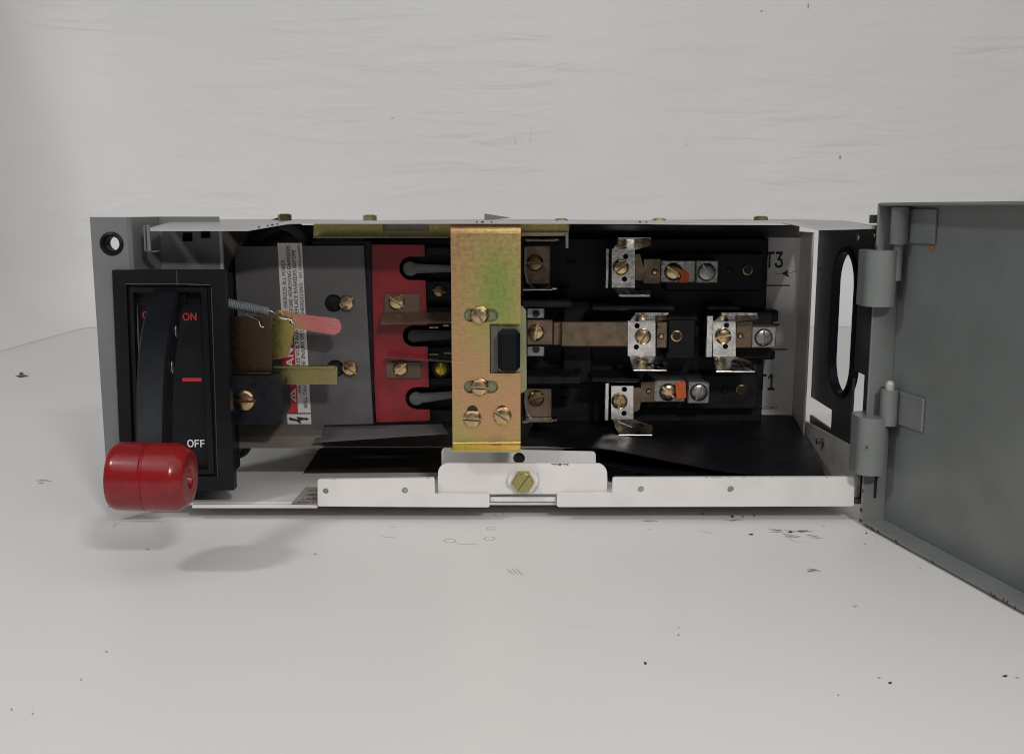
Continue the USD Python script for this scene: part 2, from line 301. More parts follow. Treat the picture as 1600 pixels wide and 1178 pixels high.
# --- floor
fz = P(600, 793, 0)[2]
xf0, xf1 = XLS + .002, P(1334, 790, 0)[0]
floor = part('bottom_panel', bbox(np.array([xf0, .0045, fz]), np.array([xf1, DEP + .01, fz + .0016]), .0004), 'white_paint', B, 'white painted bottom of the cabinet')
part('front_edge', bbox(np.array([P(300, 790, .001)[0], .0008, fz - .0006]), np.array([P(497, 790, .001)[0] - .0003, .0048, fz + .0012]), .0003), 'white_paint', floor)
part('support_foot', bbox(np.array([xf0 + .02, .035, .0002]), np.array([xf1 - .03, DEP, fz - .0001]), .0005), 'dark_paint', floor)
lip1 = rpoly([(497, 748), (679, 745.5), (680, 770.5), (765, 772), (765, 791.5), (497, 790)], 0, 3)
lip2 = rpoly([(957, 745), (1334, 744), (1333, 790), (870, 791), (870, 770.5), (956, 769)], 0, 4)
h1 = [disc(509.6, 766, 4.6, 0), disc(633, 765, 4.8, 0)]; h2 = [disc(1000.7, 763, 4.6, 0), disc(1140.6, 763, 4.9, 0)]
for lp, hs in ((lip1, h1), (lip2, h2)):
    q = lp
    for h in hs: q = q.difference(h)
    lpath = part('front_lip', cat(slab(q, -.0013, .0016), slab(q.buffer(-.00022), -.00155, .0003), slab(lp, .0003, .0006)), 'white_paint', floor, smooth=False)
for x in (1102, 1112, 1118, 1124, 1139, 1160, 1204, 520, 667, 1290): part('paint_chip', bbox(P(x, 746.6 + (1.5 if x < 700 else 0), -.0016), P(x + rng.uniform(1.5, 5), 745.0 + (1.5 if x < 700 else 0), -.0010), .00005), 'lip_mark', floor)
for px, py in ((509.6, 766), (1140.6, 763), (633, 765), (1000.7, 763)):
    part('rivet', cyl_y(P(px, py, -.0008), 4.2 / SC(0), .0009, 16), 'grey_screw' if px in (509.6, 1140.6) else 'lip_mark', floor)
part('floor_edge', bbox(P(766, 784, .003), P(869, 775.5, .0046), .0003), 'white_paint', floor)
tab = part('latch_tab', slab(rpoly([(684, 723.5), (949, 724), (948, 771), (685, 771.5)], .002, 17).union(rpoly([(684, 745), (949, 745), (948, 771.5), (685, 772)], .002, 1)), .002, .0018), 'white_paint', floor, 'white tab with rounded corners and a hex bolt')
bc = P(817, 751, .002)
hx = man(hexhead(bc - np.array([0, .004, 0]), 18.5 / SC(0), .004, 'y')); rd = m3.Manifold.cylinder(.0012, 15.5 / SC(0), 14.5 / SC(0), 32).rotate((90, 0, 0)).translate(tuple(bc - np.array([0, .0038, 0])))
slot = m3.Manifold.cube((.02, .0022, .0011), True).rotate((0, 54, 0))
slot = man(trimesh.creation.box((.02, .0026, .0009))).rotate((0, -54, 0)).translate(tuple(bc - np.array([0, .0050, 0])))
part('hex_bolt', (hx + rd) - slot, 'zinc_gold', tab, 'slotted brass hex bolt on the white tab')
for a0, a1, rr in ((-50, 30, 26), (-65, -20, 24), (150, 215, 25), (175, 205, 27)):
    aa = np.radians(np.linspace(a0, a1, 12)); pts = [bc + np.array([math.cos(a) * rr / SC(0), -.0001, math.sin(a) * rr / SC(0)]) for a in aa]
    part('ring_scratch', tube(pts, .00016, 5), 'lip_mark', tab)
for k in range(9):
    x = 862 + k * 3 + rng.uniform(-1, 1); part('paint_chip', bbox(P(x, 726 + rng.uniform(-1, 1), .0017), P(x + 2.2, 724.2, .0022), .00005), 'speck_dark', tab)
part('rear_tab', slab(rpoly([(690, 700), (931, 706), (931, 740), (690, 740)], .022, 6).difference(disc(811, 716, 9.5, .022)), .022, .0016), 'white_paint', floor, 'second white tab behind the first, in shade')
part('rear_tab_hole', slab(disc(811, 716, 9.5, .0235), .0245, .0004), 'slot_dark', floor)
# warning sticker on the floor, partly behind the lip
lb = [T(455, 787, fz + .0017), T(505, 788, fz + .0017), T(505, 761, fz + .0017), T(478, 761, fz + .0017)]
st = trimesh.Trimesh([tuple(p) for p in lb] + [tuple(p + np.array([0, 0, .0002])) for p in lb], [(4, 5, 6), (4, 6, 7), (0, 1, 5), (0, 5, 4), (1, 2, 6), (1, 6, 5), (2, 3, 7), (2, 7, 6), (3, 0, 4), (3, 4, 7)], process=False)
sticker = part('sticker', st, 'amber_flap', floor, 'brown paper sticker with print on the white floor', smooth=False)
mat('sticker_paper', (.36, .32, .29), .6, var=.2, vscale=120)
UsdShade.MaterialBindingAPI.Apply(stage.GetPrimAtPath(sticker)).Bind(M['sticker_paper'])
def floor_text(s, px, py, h, w):
    m = meshkit.text_mesh(s, h, .0001); v = m.vertices.copy(); v[:, 0] *= w / v[:, 0].max(); a = T(px, py, fz + .0019)
    m.vertices = np.column_stack([a[0] + v[:, 0], a[1] + v[:, 1], a[2] + v[:, 2]]); part('print', m, 'print_black', sticker, smooth=False)
floor_text('CBL', 481, 768, .0045, .009); floor_text('MOTOR', 478, 774, .003, .010); floor_text('LABEL', 470, 781, .0045, .012); floor_text('PARTS NO', 464, 786, .003, .014)

# --- right side panel with oval cable hole, gaps at the back and below
XS = .1868
def SY(px, py):                               # (y, z) on the plane of the right side panel at a pixel
    d = ray(px, py); s = XS / d[0]; return (-D0 + d[1] * s, CZ + d[2] * s)
def side_plate(poly, x, t):
    gs = getattr(poly, 'geoms', [poly]); out = []
    for g in gs:
        m = trimesh.creation.extrude_polygon(g, t, engine='earcut'); v = m.vertices.copy()
        m.vertices = np.column_stack([x + v[:, 2], v[:, 0], v[:, 1]]); m.fix_normals(); out.append(m)
    return trimesh.util.concatenate(out)
y_back = SY(1275, 450)[0]
rp = Polygon([(.0, fz + .001), (y_back, fz + .001), (y_back, tz - .002), (.0, tz - .002)])
oc0, oc1 = SY(1302, 500), SY(1337, 500)
ot, ob = SY(1318, 390)[1], SY(1318, 619)[1]
oy = (oc0[0] + oc1[0]) / 2; orad = (oc0[0] - oc1[0]) / 2
oval = LineString([(oy, ob + orad), (oy, ot - orad)]).buffer(orad, quad_segs=12)
Lc = Polygon([SY(1261, 618), SY(1299, 640), SY(1299, 671), SY(1255, 650)]).buffer(.0)
y299 = SY(1299, 655)[0]; zl_t, zl_b = SY(1299, 640)[1], SY(1299, 671)[1]
Lc = sbox(y299, zl_b, y_back + .02, zl_t)
s2 = sbox(SY(1350, 600)[0], SY(1340, 689)[1], SY(1332, 600)[0], SY(1340, 581)[1])
rp = rp.difference(oval).difference(Lc).difference(s2)
for px, py, r in ((1282, 424, .0022), (1340, 371, .0024)): rp = rp.difference(Point(*SY(px, py)).buffer(r))
right = part('side_panel', side_plate(rp, XS, .0014), 'dark_paint', B, 'dark right side panel with oval hole and cut-outs', smooth=False)
edge = oval.buffer(.0016).difference(oval.buffer(-.0010))
part('edge_trim', cat(side_plate(edge, XS - .0018, .0046)), 'lever_black', right, 'black rubber edging round the oval hole', smooth=30)
# lower upright of the side with a threaded stud, and the flange on the floor
lw = Polygon([(y_back, fz + .0018), (.004, fz + .0018), (.004, SY(1331, 691)[1]), (y_back + .006, SY(1255, 652)[1]), (y_back + .006, fz + .0018)])
br = part('lower_bracket', side_plate(lw, XS - .0024, .0014), 'pale_metal', B, 'bare metal upright at the foot of the right side')
c = P(1298, 691, .045)
for k in range(4): part('stud_thread', trimesh.creation.cylinder(.0017 - .0002 * (k % 2), .0010, sections=16, transform=trimesh.transformations.translation_matrix((XS - .0064 + .0013 * k, c[1] + .02, c[2] - .004)) @ trimesh.transformations.rotation_matrix(math.pi / 2, (0, 1, 0))), 'grey_screw', br)
part('floor_flange', bbox(np.array([XS - .020, .012, fz + .0022]), np.array([XS - .0026, .040, fz + .0034]), .0003), 'white_paint', br)

# --- left side and back pan
part('slot_backing', bbox(P(270, 382, .044), P(330, 358, .045), .0002), 'slot_dark', flange)
part('side_panel', side_plate(sbox(.016, G, DEP + .003, ZT - .003).difference(sbox(.03, fz + .002, .122, .10)), XLS, .0015), 'grey_paint', B, 'grey left side of the cabinet')
part('back_pan', bbox(np.array([XLS + .002, DEP, G + .002]), np.array([P(1243, 500, DEP)[0], DEP + .0016, ZT - .006]), .0003), 'pan_metal', B, 'bare metal back of the cabinet')

# --- back plate with the terminal lettering, its returned edge and a slit behind
YP = .126
bp = part('terminal_plate', plate([(1120, 371), (1253, 371), (1237.5, 648), (1120, 648)], YP, .0015), 'plate_label', B, 'pale plate lettered T3 and T1 behind the terminals', smooth=False)
xe = P(1245.2, 500, YP)[0]
part('returned_edge', bbox(np.array([xe, .101, P(1245, 668, YP)[2]]), np.array([xe + .0013, YP + .004, P(1245, 362, YP)[2]]), .0003), 'white_paint', bp)
def ptxt(s, x0, y0, x1, y1, name='lettering', m='print_black', parent=None, Y=YP, bold=False, d=.0003):
    a, b = P(x0, y1, Y), P(x1, y0, Y); part(name, text(s, (b[2] - a[2]), (a[0], Y + .00005, a[2]), width=b[0] - a[0], bold=bold, depth=d), m, parent or bp, smooth=False)
ptxt('T3', 1195, 394, 1224, 418, bold=True); ptxt('T1', 1184, 585, 1211, 609, bold=True)
ptxt('A.7741C0P2', 1172, 635, 1214, 639.5)
def bar(x0, y0, x1, y1, m='print_black', parent=None, Y=YP, d=.0003, name='printed_line'):
    a, b = P(x0, y0, Y), P(x1, y1, Y); part(name, bbox(np.array([a[0], Y - d, b[2]]), np.array([b[0], Y + .0002, a[2]]), .00003), m, parent or bp, smooth=False)
bar(1190, 445.2, 1234, 447.2); bar(1190, 545, 1230, 547); bar(1205, 506.5, 1217, 509)
part('arrow_mark', slab(poly_px([(1221, 427.5), (1232, 421.5), (1230, 427), (1234, 433.5)], YP), YP - .0003, .0004), 'print_black', bp, smooth=False)
part('arrow_stroke', tube([P(1212, 428.5, YP), P(1222, 427.5, YP), P(1233, 427, YP), P(1246, 424, YP)], .00014, 5), 'print_black', bp)
part('plate_hole', slab(disc(1243, 568, 3.2, YP), YP - .0002, .0003), 'print_white', bp)

# ------------------------------------------------------------------ switch handle
YH = -.004
ho = [(175, 422), (350, 422), (366.5, 766), (190, 766)]
hm = man(plate(ho, YH, .0052, r=2)) + man(plate([(180, 432), (336, 432), (350, 752), (194, 752)], YH + .005, .033)) - man(plate([(196, 444), (328, 445), (340, 745), (207, 745)], YH - .001, .0035, r=2)) - man(plate([(207, 460), (311, 460), (322, 738), (218, 738)], YH, .0062, r=2))
hs = part('handle_housing', hm, 'black_plastic', B, 'black plastic switch housing marked ON and OFF', smooth=False)
part('bezel', slab(rpoly([(201, 449), (322, 450), (334, 741), (212, 741)], YH, 2).difference(rpoly([(207, 457), (314, 457), (325, 735), (217, 735)], YH, 2)), YH + .0008, .003), 'black_plastic', hs, smooth=False)
part('bezel_edge', tube([P(196, 444, YH - .0001), P(277, 444, YH - .0001), P(328, 445.5, YH - .0001)], .00022, 6), 'cable_grey', hs)
part('bezel_edge', tube([P(330, 449, YH - .0001), P(335, 590, YH - .0001), P(340, 744, YH - .0001)], .00018, 6), 'cable_grey', hs)
part('mould_seam', bbox(P(276.2, 446, YH - .0002), P(277.6, 423, YH + .001), .0001), 'cable_grey', hs)
YF = YH + .0062
for s, x0, y0, x1, y1, m in (('ON', 223, 487, 245, 498, 'print_red'), ('ON', 286, 489.5, 307, 500.5, 'print_red'), ('OFF', 293, 687, 319.5, 698, 'print_white')):
    ptxt(s, x0, y0, x1, y1, 'lettering', m, hs, Y=YF, bold=True)
bar(285, 590.5, 315.5, 596, 'print_red', hs, YF, name='red_mark')
# lever: a bowed arm that stands out in front of the housing
arm_pts = [(262, 462, .001), (256, 490, -.022), (248, 530, -.041), (243, 580, -.055), (241, 640, -.068), (241, 700, -.079), (240, 730, -.083)]
ctr = spline([P(*p) for p in arm_pts], 26)
V, Fc = [], []
for i, c in enumerate(ctr):
    t = ctr[min(i+1, len(ctr)-1)] - ctr[max(i-1, 0)]; t /= np.linalg.norm(t); x = np.array([1., 0, 0]); nrm = np.cross(t, x); nrm /= np.linalg.norm(nrm)
    nrm = nrm if nrm[1] < 0 else -nrm
    w = np.interp(i / 25, [0, .4, 1], [.0066, .0072, .0062]); h = np.interp(i / 25, [0, .15, 1], [.0045, .0058, .0060]); ch = .0011
    for a, b in ((-w, -h), (w, -h), (w, h - ch), (w - ch, h), (-w + ch, h), (-w, h - ch)): V.append(c + x * a + nrm * b)
n = 6
for i in range(len(ctr) - 1):
    for k in range(n):
        q = (k + 1) % n; Fc += [(i*n+k, i*n+q, (i+1)*n+q), (i*n+k, (i+1)*n+q, (i+1)*n+k)]
for o in (0, (len(ctr) - 1) * n):
    for k in range(1, n - 1): Fc.append((o, o + k, o + k + 1))
am = trimesh.Trimesh(V, Fc, process=False); am.fix_normals()
lever = part('switch_lever', am, 'lever_black', B, 'bowed black lever arm carrying the red knob', smooth=35)
part('lever_pivot', blk(243, 456, 291, 476, -.001, .006, .001), 'lever_black', lever)
for k in (9, 14):
    c = ctr[k] + np.array([.0071, .002, 0]); part('pin', trimesh.creation.icosphere(2, .0016).apply_scale((.35, 1, 1.9)).apply_translation(c), 'grey_screw', lever)
# knob: a short round grip lying across the lever
kc = P(238.5, 744.5, -.085); R = .0152; Lh = .0170
prof = [(0, -Lh), (R * .84, -Lh), (R * .93, -Lh + .0005), (R * .985, -Lh + .002), (R, -Lh + .004), (R, -.0022), (R * .965, -.0016), (R * .965, -.0011), (R, -.0005), (R, Lh * .62), (R * .985, Lh * .69), (R * .94, Lh * .78), (R * .82, Lh * .94), (R * .77, Lh * .985), (R * .69, Lh * 1.0), (R * .34, Lh * .99), (R * .27, Lh * .96), (R * .23, Lh * .88), (R * .15, Lh * .7), (0, Lh * .68)]
km = revolve_y([(r, d) for r, d in prof], (0, 0, 0), 56); v = km.vertices.copy(); v = np.column_stack([v[:, 1], v[:, 0], v[:, 2]]); km.vertices = v; km.fix_normals()
km.apply_transform(trimesh.transformations.rotation_matrix(math.radians(1), (0, 0, 1))); km.apply_transform(trimesh.transformations.rotation_matrix(math.radians(1.5), (0, 1, 0)))
km.apply_translation(kc)
part('knob', km, 'red_knob', lever, 'glossy red round knob with a dimpled end', smooth=35)

# ------------------------------------------------------------------ mechanism beside the handle
mech = part('mechanism_plate', cat(plate([(352, 494), (423, 495), (424, 580), (356, 582)], .012, .0012), bbox(P(356, 584.5, .008), P(424, 580.5, .012), .0003)), 'zinc_dark', B, 'dark iridescent steel plate beside the handle')
part('mechanism_block', plate([(352, 585), (432, 586), (441, 596), (442, 647), (431, 664), (354, 662)], .010, .02, r=3), 'bakelite', B, 'black moulded block with a large brass screw', smooth=False)
screw(382.5, 625, .010, 17.5, -4, 'brass_screw', B + '/mechanism_block', h=.003)
part('trip_bar', cat(plate([(425, 573.5), (526.5, 573), (527, 600.5), (430, 601)], .022, .0022), bbox(P(425, 572.5, .020), P(527, 574.5, .0245), .0003)), 'zinc_bar', B, 'olive gold metal bar ending in front of the grey barrier')
lev = part('trip_lever', cat(plate([(457, 489.5), (523, 497), (530, 500), (534, 510), (531, 519), (523, 523.5), (459, 513)], .025, .0014, r=2), plate([(432, 484), (461, 490), (461, 514), (449, 558), (437, 561), (425, 562), (425, 500)], .0264, .0012)), 'zinc_lever', B, 'pink and yellow plated trip lever with a rounded end')
part('rivet', revolve_y([(0, -.0014), (.0009, -.0012), (.0014, -.0004), (.0014, .0006), (0, .0006)], P(457, 503, .0252), 16), 'steel', lev)
# coil spring and its hooks
a, b = P(352, 473, .014), P(420, 488, .020); ax = b - a; L = np.linalg.norm(ax); ax /= L; u = np.cross(ax, (0, 1, 0)); u /= np.linalg.norm(u); w = np.cross(ax, u)
tt = np.linspace(0, 26 * 2 * math.pi, 26 * 12); rr = .0023 * np.clip((26 * 2 * math.pi - tt) / 6 + .45, .4, 1)
hel = [a + ax * L * t / tt[-1] + r * (math.cos(t) * u + math.sin(t) * w) for t, r in zip(tt, rr)]
spr = part('coil_spring', tube(hel, .00042, 6), 'spring_steel', B, 'grey steel coil spring')
part('spring_core', tube([a, b - ax * .003], .0017, 10), 'cable_black', spr)
part('hook', tube(spline([P(384, 488, .012), P(396, 497, .0105), P(405, 503, .010), P(407, 509, .0105), P(412, 511, .0112)], 16), .00045, 6), 'steel', spr)
part('hook', tube(spline([P(421, 486, .02), P(430, 491, .021), P(441, 498, .0225), P(453, 500, .0235), P(456, 504, .0235)], 16), .00045, 6), 'steel', spr)

# ------------------------------------------------------------------ grey barrier with the danger label
YB = .048
kh = [disc(521, 474, 14, YB).union(disc(536, 474, 9, YB)), disc(524, 576, 14, YB).union(disc(540, 576, 9, YB))]
gb = part('grey_barrier', plate([(366, 385.5), (568, 384), (583, 662), (505, 664), (470, 666), (380, 666)], YB, .0012, kh), 'grey_board', B, 'grey insulating board screwed over the switch', smooth=False)
for px, py, a in ((542, 473.5, 38), (547, 575.5, -40)): screw(px, py, YB - .0004, 12.6, a, 'brass_screw', gb)
part('barrier_block', blk(488, 376, 586, 664, YB + .0025, .05, .0005), 'bakelite', gb, 'black moulding behind the grey board')
# label: local frame, u across (to the right), w up
o = P(450, 670, YB); uu = P(487, 670, YB) - o; ww = P(433.5, 380, YB) - o; wl = np.linalg.norm(ww); ul = np.linalg.norm(uu); uu = uu / ul; ww = ww / wl
ul *= 1.0
def lab(x0, w0, x1, w1, d=.0002, y0=0.0):     # rectangle in fractions of the label, raised d
    q = [o + uu * ul * a + ww * wl * b for a, b in ((x0, w0), (x1, w0), (x1, w1), (x0, w1))]
    pol = Polygon([(p[0], p[2]) for p in q]); return slab(pol, YB - d, d - y0)
dl = part('warning_label', lab(0, 0, 1, 1, .0002), 'label_white', gb, 'narrow white and red danger label with print running upwards', smooth=False)
part('red_field', lab(0, .088, .47, .60, .0003, .0001), 'print_red', dl, smooth=False)
part('divider', lab(0, .083, 1, .089, .0004, .0001), 'print_black', dl, smooth=False)
def ltxt(s, xf, w0, w1, hf, m='print_black', bold=False):   # upward print whose base line is at fraction xf across
    pos = o + uu * ul * xf + ww * wl * w0; ang = math.atan2(ww[2], ww[0])
    part('print', text(s, ul * hf, (pos[0], YB - .0003, pos[2]), ang, .00015, width=wl * (w1 - w0), bold=bold), m, dl, smooth=False)
ltxt('DANGER', .40, .29, .595, .30, 'print_white', True)
ltxt('HAZARDOUS VOLTAGE', .66, .20, .545, .15); ltxt('WILL CAUSE SEVERE INJURY OR DEATH', .88, .115, .615, .15)
ltxt('DE-ENERGIZE ALL POWER', .27, .615, .91, .15); ltxt('BEFORE REMOVING BARRIERS', .50, .615, .985, .15); ltxt('REPLACE BARRIERS BEFORE', .72, .615, .965, .15); ltxt('ENERGIZING', .95, .615, .79, .14); ltxt('CAT. 2044145A99P9', .93, .815, .99, .10)
part('warning_triangle', slab(Polygon([(p[0], p[2]) for p in [o + uu * ul * a + ww * wl * b for a, b in ((.10, .185), (.42, .145), (.42, .225))]]).difference(Polygon([(p[0], p[2]) for p in [o + uu * ul * a + ww * wl * b for a, b in ((.19, .185), (.38, .162), (.38, .208))]])), YB - .0005, .0003), 'print_white', dl, smooth=False)
part('triangle_stroke', lab(.24, .181, .36, .189, .0005, .0002), 'print_white', dl, smooth=False)
bolt = [(.07, .060), (.45, .045), (.40, .056), (.78, .042), (.78, .034), (.93, .047), (.78, .058), (.78, .050), (.50, .067), (.56, .034), (.10, .050)]
bolt = [(.06, .066), (.10, .048), (.40, .043), (.56, .027), (.55, .047), (.76, .052), (.75, .046), (.93, .055), (.77, .066), (.77, .060), (.40, .068), (.44, .052)]
part('lightning_mark', slab(Polygon([(p[0], p[2]) for p in [o + uu * ul * a + ww * wl * b for a, b in bolt]]).buffer(0), YB - .0004, .0003), 'print_black', dl, smooth=False)
# flap folded forward below the board, and a lighter bent strip left of it
def quad(ps, t=.0006):
    ps = [np.array(p) for p in ps]; nrm = np.cross(ps[1] - ps[0], ps[2] - ps[0]); nrm /= np.linalg.norm(nrm); k = len(ps)
    V = ps + [p - nrm * t for p in ps]; Fc = [(0, i, i + 1) for i in range(1, k - 1)] + [(k, k + i + 1, k + i) for i in range(1, k - 1)]
    for i in range(k): j = (i + 1) % k; Fc += [(i, k + i, k + j), (i, k + j, j)]
    m = trimesh.Trimesh(V, Fc, process=False); m.fix_normals(); return m
part('folded_flap', quad([P(504, 668, .050), P(690, 664, .050), P(700, 678, .03), P(620, 683, .03), P(489, 692, .03)]), 'grey_board', gb, smooth=False)
part('bent_strip', sheet([(.045, P(430, 664, .045)[2]), (.040, P(430, 672, .04)[2]), (.036, P(430, 682, .036)[2]), (.034, P(430, 700, .034)[2])], P(360, 680, .036)[0], P(503, 680, .036)[0], .0012), 'pan_metal', B, 'bent brown metal strip below the grey board')
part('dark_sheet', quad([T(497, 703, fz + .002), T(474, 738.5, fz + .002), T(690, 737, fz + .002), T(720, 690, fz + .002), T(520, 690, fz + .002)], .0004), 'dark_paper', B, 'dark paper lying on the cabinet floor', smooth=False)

# ------------------------------------------------------------------ red barrier and the switch behind it
YR = .052
def notch(xa, ya, yb, xr): 
    r = (yb - ya) / 2; return unary_union([disc(xa + r, ya + r, r, YR), poly_px([(xa + r, ya), (xr, ya), (xr, yb), (xa + r, yb)], YR)])
rb = rpoly([(574, 382.5), (663, 383), (672, 657), (588, 660)], YR, 3)
for nt in (notch(624, 401, 438, 720), notch(629, 508, 541.5, 720), notch(633, 604.5, 640, 720)): rb = rb.difference(nt)
red = part('red_barrier', slab(rb, YR, .0014), 'red_board', B, 'red insulating board with three round-ended slots', smooth=False)
for (x0, y0, x1, y1), (sx, sy, r, a) in (((600, 459, 656, 489), (620, 471.6, 12.8, -35)), ((603, 566, 658, 591), (626, 576, 12, 42))):
    part('retaining_plate', blk(x0, y0, x1, y1, YR - .0012, .001, .0002), 'amber_flap', red); screw(sx, sy, YR - .0014, r, a, 'brass_screw', red)
part('clear_flap', quad([P(597, 489, YR - .0016), P(706, 489, YR - .002), P(706, 505, YR - .012), P(595, 507.5, YR - .012)], .0005), 'amber_flap', red, smooth=False)
part('clear_flap', quad([P(601, 557, YR - .010), P(706, 565, YR - .010), P(706, 563, YR - .002), P(603, 555, YR - .002)], .0005), 'amber_flap', red, smooth=False)
sw = part('switch_base', blk(570, 372, 720, 668, YR + .012, .055, .001), 'bakelite', B, 'black moulded base of the disconnect switch')
part('switch_wall', cat(*[blk(664, y0, 708, y1, YR + .004, .02, .0006) for y0, y1 in ((386, 400), (439, 470), (480, 505), (543, 562), (590, 603), (642, 660))]), 'bakelite', sw)
mat('blade_grey', (.13, .135, .13), .4, .5, var=.25, vscale=120); mat('blade_dark', (.022, .024, .027), .35, .3, var=.2, vscale=120)
for (x, y, r, x1, y1, h, m) in ((641, 420, 10, 712, 420, 3.6, 'blade_grey'), (647, 525, 9, 712, 523, 5, 'blade_dark'), (650, 623, 9.5, 712, 617, 3.8, 'blade_grey')):
    t0 = poly_px([(x, y - h - 3), (x1, y1 - h), (x1, y1 + h), (x, y + h + 3)], YR + .004).union(disc(x, y, r, YR + .004)).buffer(.0004)
    part('switch_blade', cat(slab(t0, YR + .004, .006), slab(t0.buffer(-.0009), YR + .0031, .001)), m, B, smooth=30)
screw(686, 455, YR + .0038, 10, -12, 'dull_screw', sw); screw(689, 577, YR + .0018, 9.8, 90, 'yellow_screw', sw, 'yellow slotted screw between the slots')
part('screw_boss', cyl_y(P(689, 577, YR + .002), 14 / SC(YR), .01), 'bakelite', sw)
for x0, x1, y in ((670, 685, 512), (692, 702, 509), (670, 685, 554), (693, 706, 552)): part('contact_strip', blk(x0, y - 1.6, x1, y + 1.6, YR + .003, .002, .0002), 'lug_tin', sw)

# ------------------------------------------------------------------ brass coloured strap across the front
YS = .003
sxl, sxr = P(705.5, 500, YS)[0], P(813.5, 500, YS)[0]
zt_, zb_ = P(760, 356, YS)[2], P(760, 694, YS)[2]
pr = [(YS + .040, zt_ + .0022)] + [(YS + .005 - .005 * math.sin(t), zt_ + .0022 - .005 + .005 * math.cos(t)) for t in np.linspace(0, math.pi / 2, 7)] + [(YS, zb_ + .0015), (YS - .0004, zb_ + .0004), (YS - .0015, zb_ - .0004), (YS - .0105, zb_ - .0012)]
strap = man(sheet(pr, sxl, sxr, .0014))
def slotpx(xa, xb, y, r): return man(slab(LineString([XZ(xa, y, YS), XZ(xb, y, YS)]).buffer(r / SC(YS), quad_segs=8), YS - .004, .012))
strap = strap - slotpx(735, 768, 492.5, 10.5) - slotpx(735, 768, 604, 10.5) - man(plate([(765, 507), (840, 507), (840, 585), (765, 585)], YS - .004, .012, r=2)) - slotpx(738, 738.5, 641, 8.5) - slotpx(784, 784.5, 641, 8.5)
strap = part('front_strap', strap, 'zinc_strap', B, 'iridescent gold steel strap standing across the front', smooth=35)
part('backing_plate', plate([(765, 478), (816, 478), (822, 485), (823, 608), (816, 614), (725, 614), (722, 480)], YS + .0026, .0012, r=2), 'zinc_bar', strap)
mat('olive_zinc', (.32, .33, .20), .4, .8, var=.15, vscale=60)
UsdShade.MaterialBindingAPI.Apply(stage.GetPrimAtPath(strap + '/backing_plate')).Bind(M['olive_zinc'])
for px, py, r, a in ((749.5, 493, 14.6, -62), (749.5, 605.5, 14.2, -4), (738, 654.5, 15, -4), (785, 650, 15, -36)): screw(px, py, YS - .0009, r, a, 'brass_screw', strap, h=.0029)
part('slide_button', bbox(P(778, 581, YS - .0085), P(812.5, 513, YS + .002), .002), 'lever_black', strap, 'black plastic slide button in the strap cut-out', smooth=False)
part('button_step', blk(766, 508.5, 779, 583, YS + .001, .0025, .0003), 'pan_metal', strap)
part('flange_slot', bbox(P(769, 695.5, YS - .0085), P(782, 694.2, YS - .0070) + np.array([0, 0, .0002]), .0001), 'slot_dark', strap)

# --- plated rails under the top panel
part('rail_backing', blk(594, 346, 676, 363, .058, .001, .0002), 'pale_metal', B)
rail = part('upper_rail', plate([(490, 349.5), (890, 349.5), (888, 369), (490, 369)], .055, .0016, [poly_px([(598, 346), (670, 346), (670, 361), (598, 361)], .055)]), 'zinc_gold', B, 'gold plated rail under the top panel', smooth=False)
part('rail_ledge', bbox(P(489, 371.5, .040), P(703, 369.5, .055), .0003), 'pale_metal', rail)
part('rail_ledge', cat(bbox(P(816, 365.5, .05), P(887.5, 363, .056), .0003), bbox(P(884, 388, .05), P(887.5, 365.0, .056), .0003)), 'pale_metal', rail)

# --- cables behind the handle
cb = part('cable', tube(spline([P(455, 352, .075), P(425, 362, .074), P(395, 385, .074), P(372, 430, .078), P(366, 480, .085), P(378, 520, .09)], 30), .0062, 14), 'cable_black', B, 'thick black cable curving down on the left')
part('cable', tube(spline([P(440, 352, .068), P(458, 358, .066), P(472, 370, .066), P(483, 392, .070)], 20), .0029, 12), 'cable_grey', B, 'grey cable passing behind the barrier')
part('cable', tube(spline([P(452, 350, .074), P(470, 358, .074), P(487, 376, .075), P(492, 395, .076)], 20), .0025, 12), 'cable_grey', B)
part('cable', tube(spline([P(350, 690, .05), P(372, 686, .047), P(384, 695, .047), P(378, 706, .05), P(352, 708, .055)], 20), .003, 12), 'cable_black', B)

# ------------------------------------------------------------------ fuse and terminal block on the right
YQ = .098                                     # front of the black moulding
blkb = part('terminal_base', cat(blk(818, 372, 1190, 660, YQ + .012, .03, .001), blk(1040, 395, 1192, 455, YQ + .002, .02, .001), blk(1010, 585, 1184, 640, YQ + .002, .02, .001), blk(1044, 496, 1086, 555, YQ - .008, .03, .001), blk(1100, 486, 1206, 562, YQ + .003, .03, .001),
                                  blk(1196, 485, 1216, 503, YQ + .008, .012, .0008), blk(1194, 548, 1211, 562, YQ + .008, .012, .0008), blk(880, 470, 925, 600, YQ + .004, .02, .001)), 'bakelite', B, 'black moulded base of the terminals')
for x0, y0, x1, y1, d in ((815, 470, 894, 481, .040), (823, 588, 908, 601, .040), (925, 478, 1054, 485.5, .034), (924, 590, 1000, 598, .034), (1040, 494, 1090, 502, .022), (1106, 479, 1156, 485, .026), (1040, 551, 1086, 561, .022), (900, 585, 912, 592, .036)):
    a, c = P(x0, y0, YQ - d + .014), P(x1, y1, YQ - d + .014)
    part('barrier_ledge', bbox(np.array([a[0], YQ - d + .014, c[2]]), np.array([c[0], YQ + .014, a[2]]), .0007), 'bakelite', blkb)
for x0, y0, x1, y1 in ((874, 606, 887, 609), (874, 622, 887, 624), (874, 630, 887, 632), (884, 486, 890, 490), (886, 410, 900, 412), (876, 448, 890, 450)): part('mould_rib', blk(x0, y0, x1, y1, YQ + .008, .006, .0003), 'bakelite', blkb)
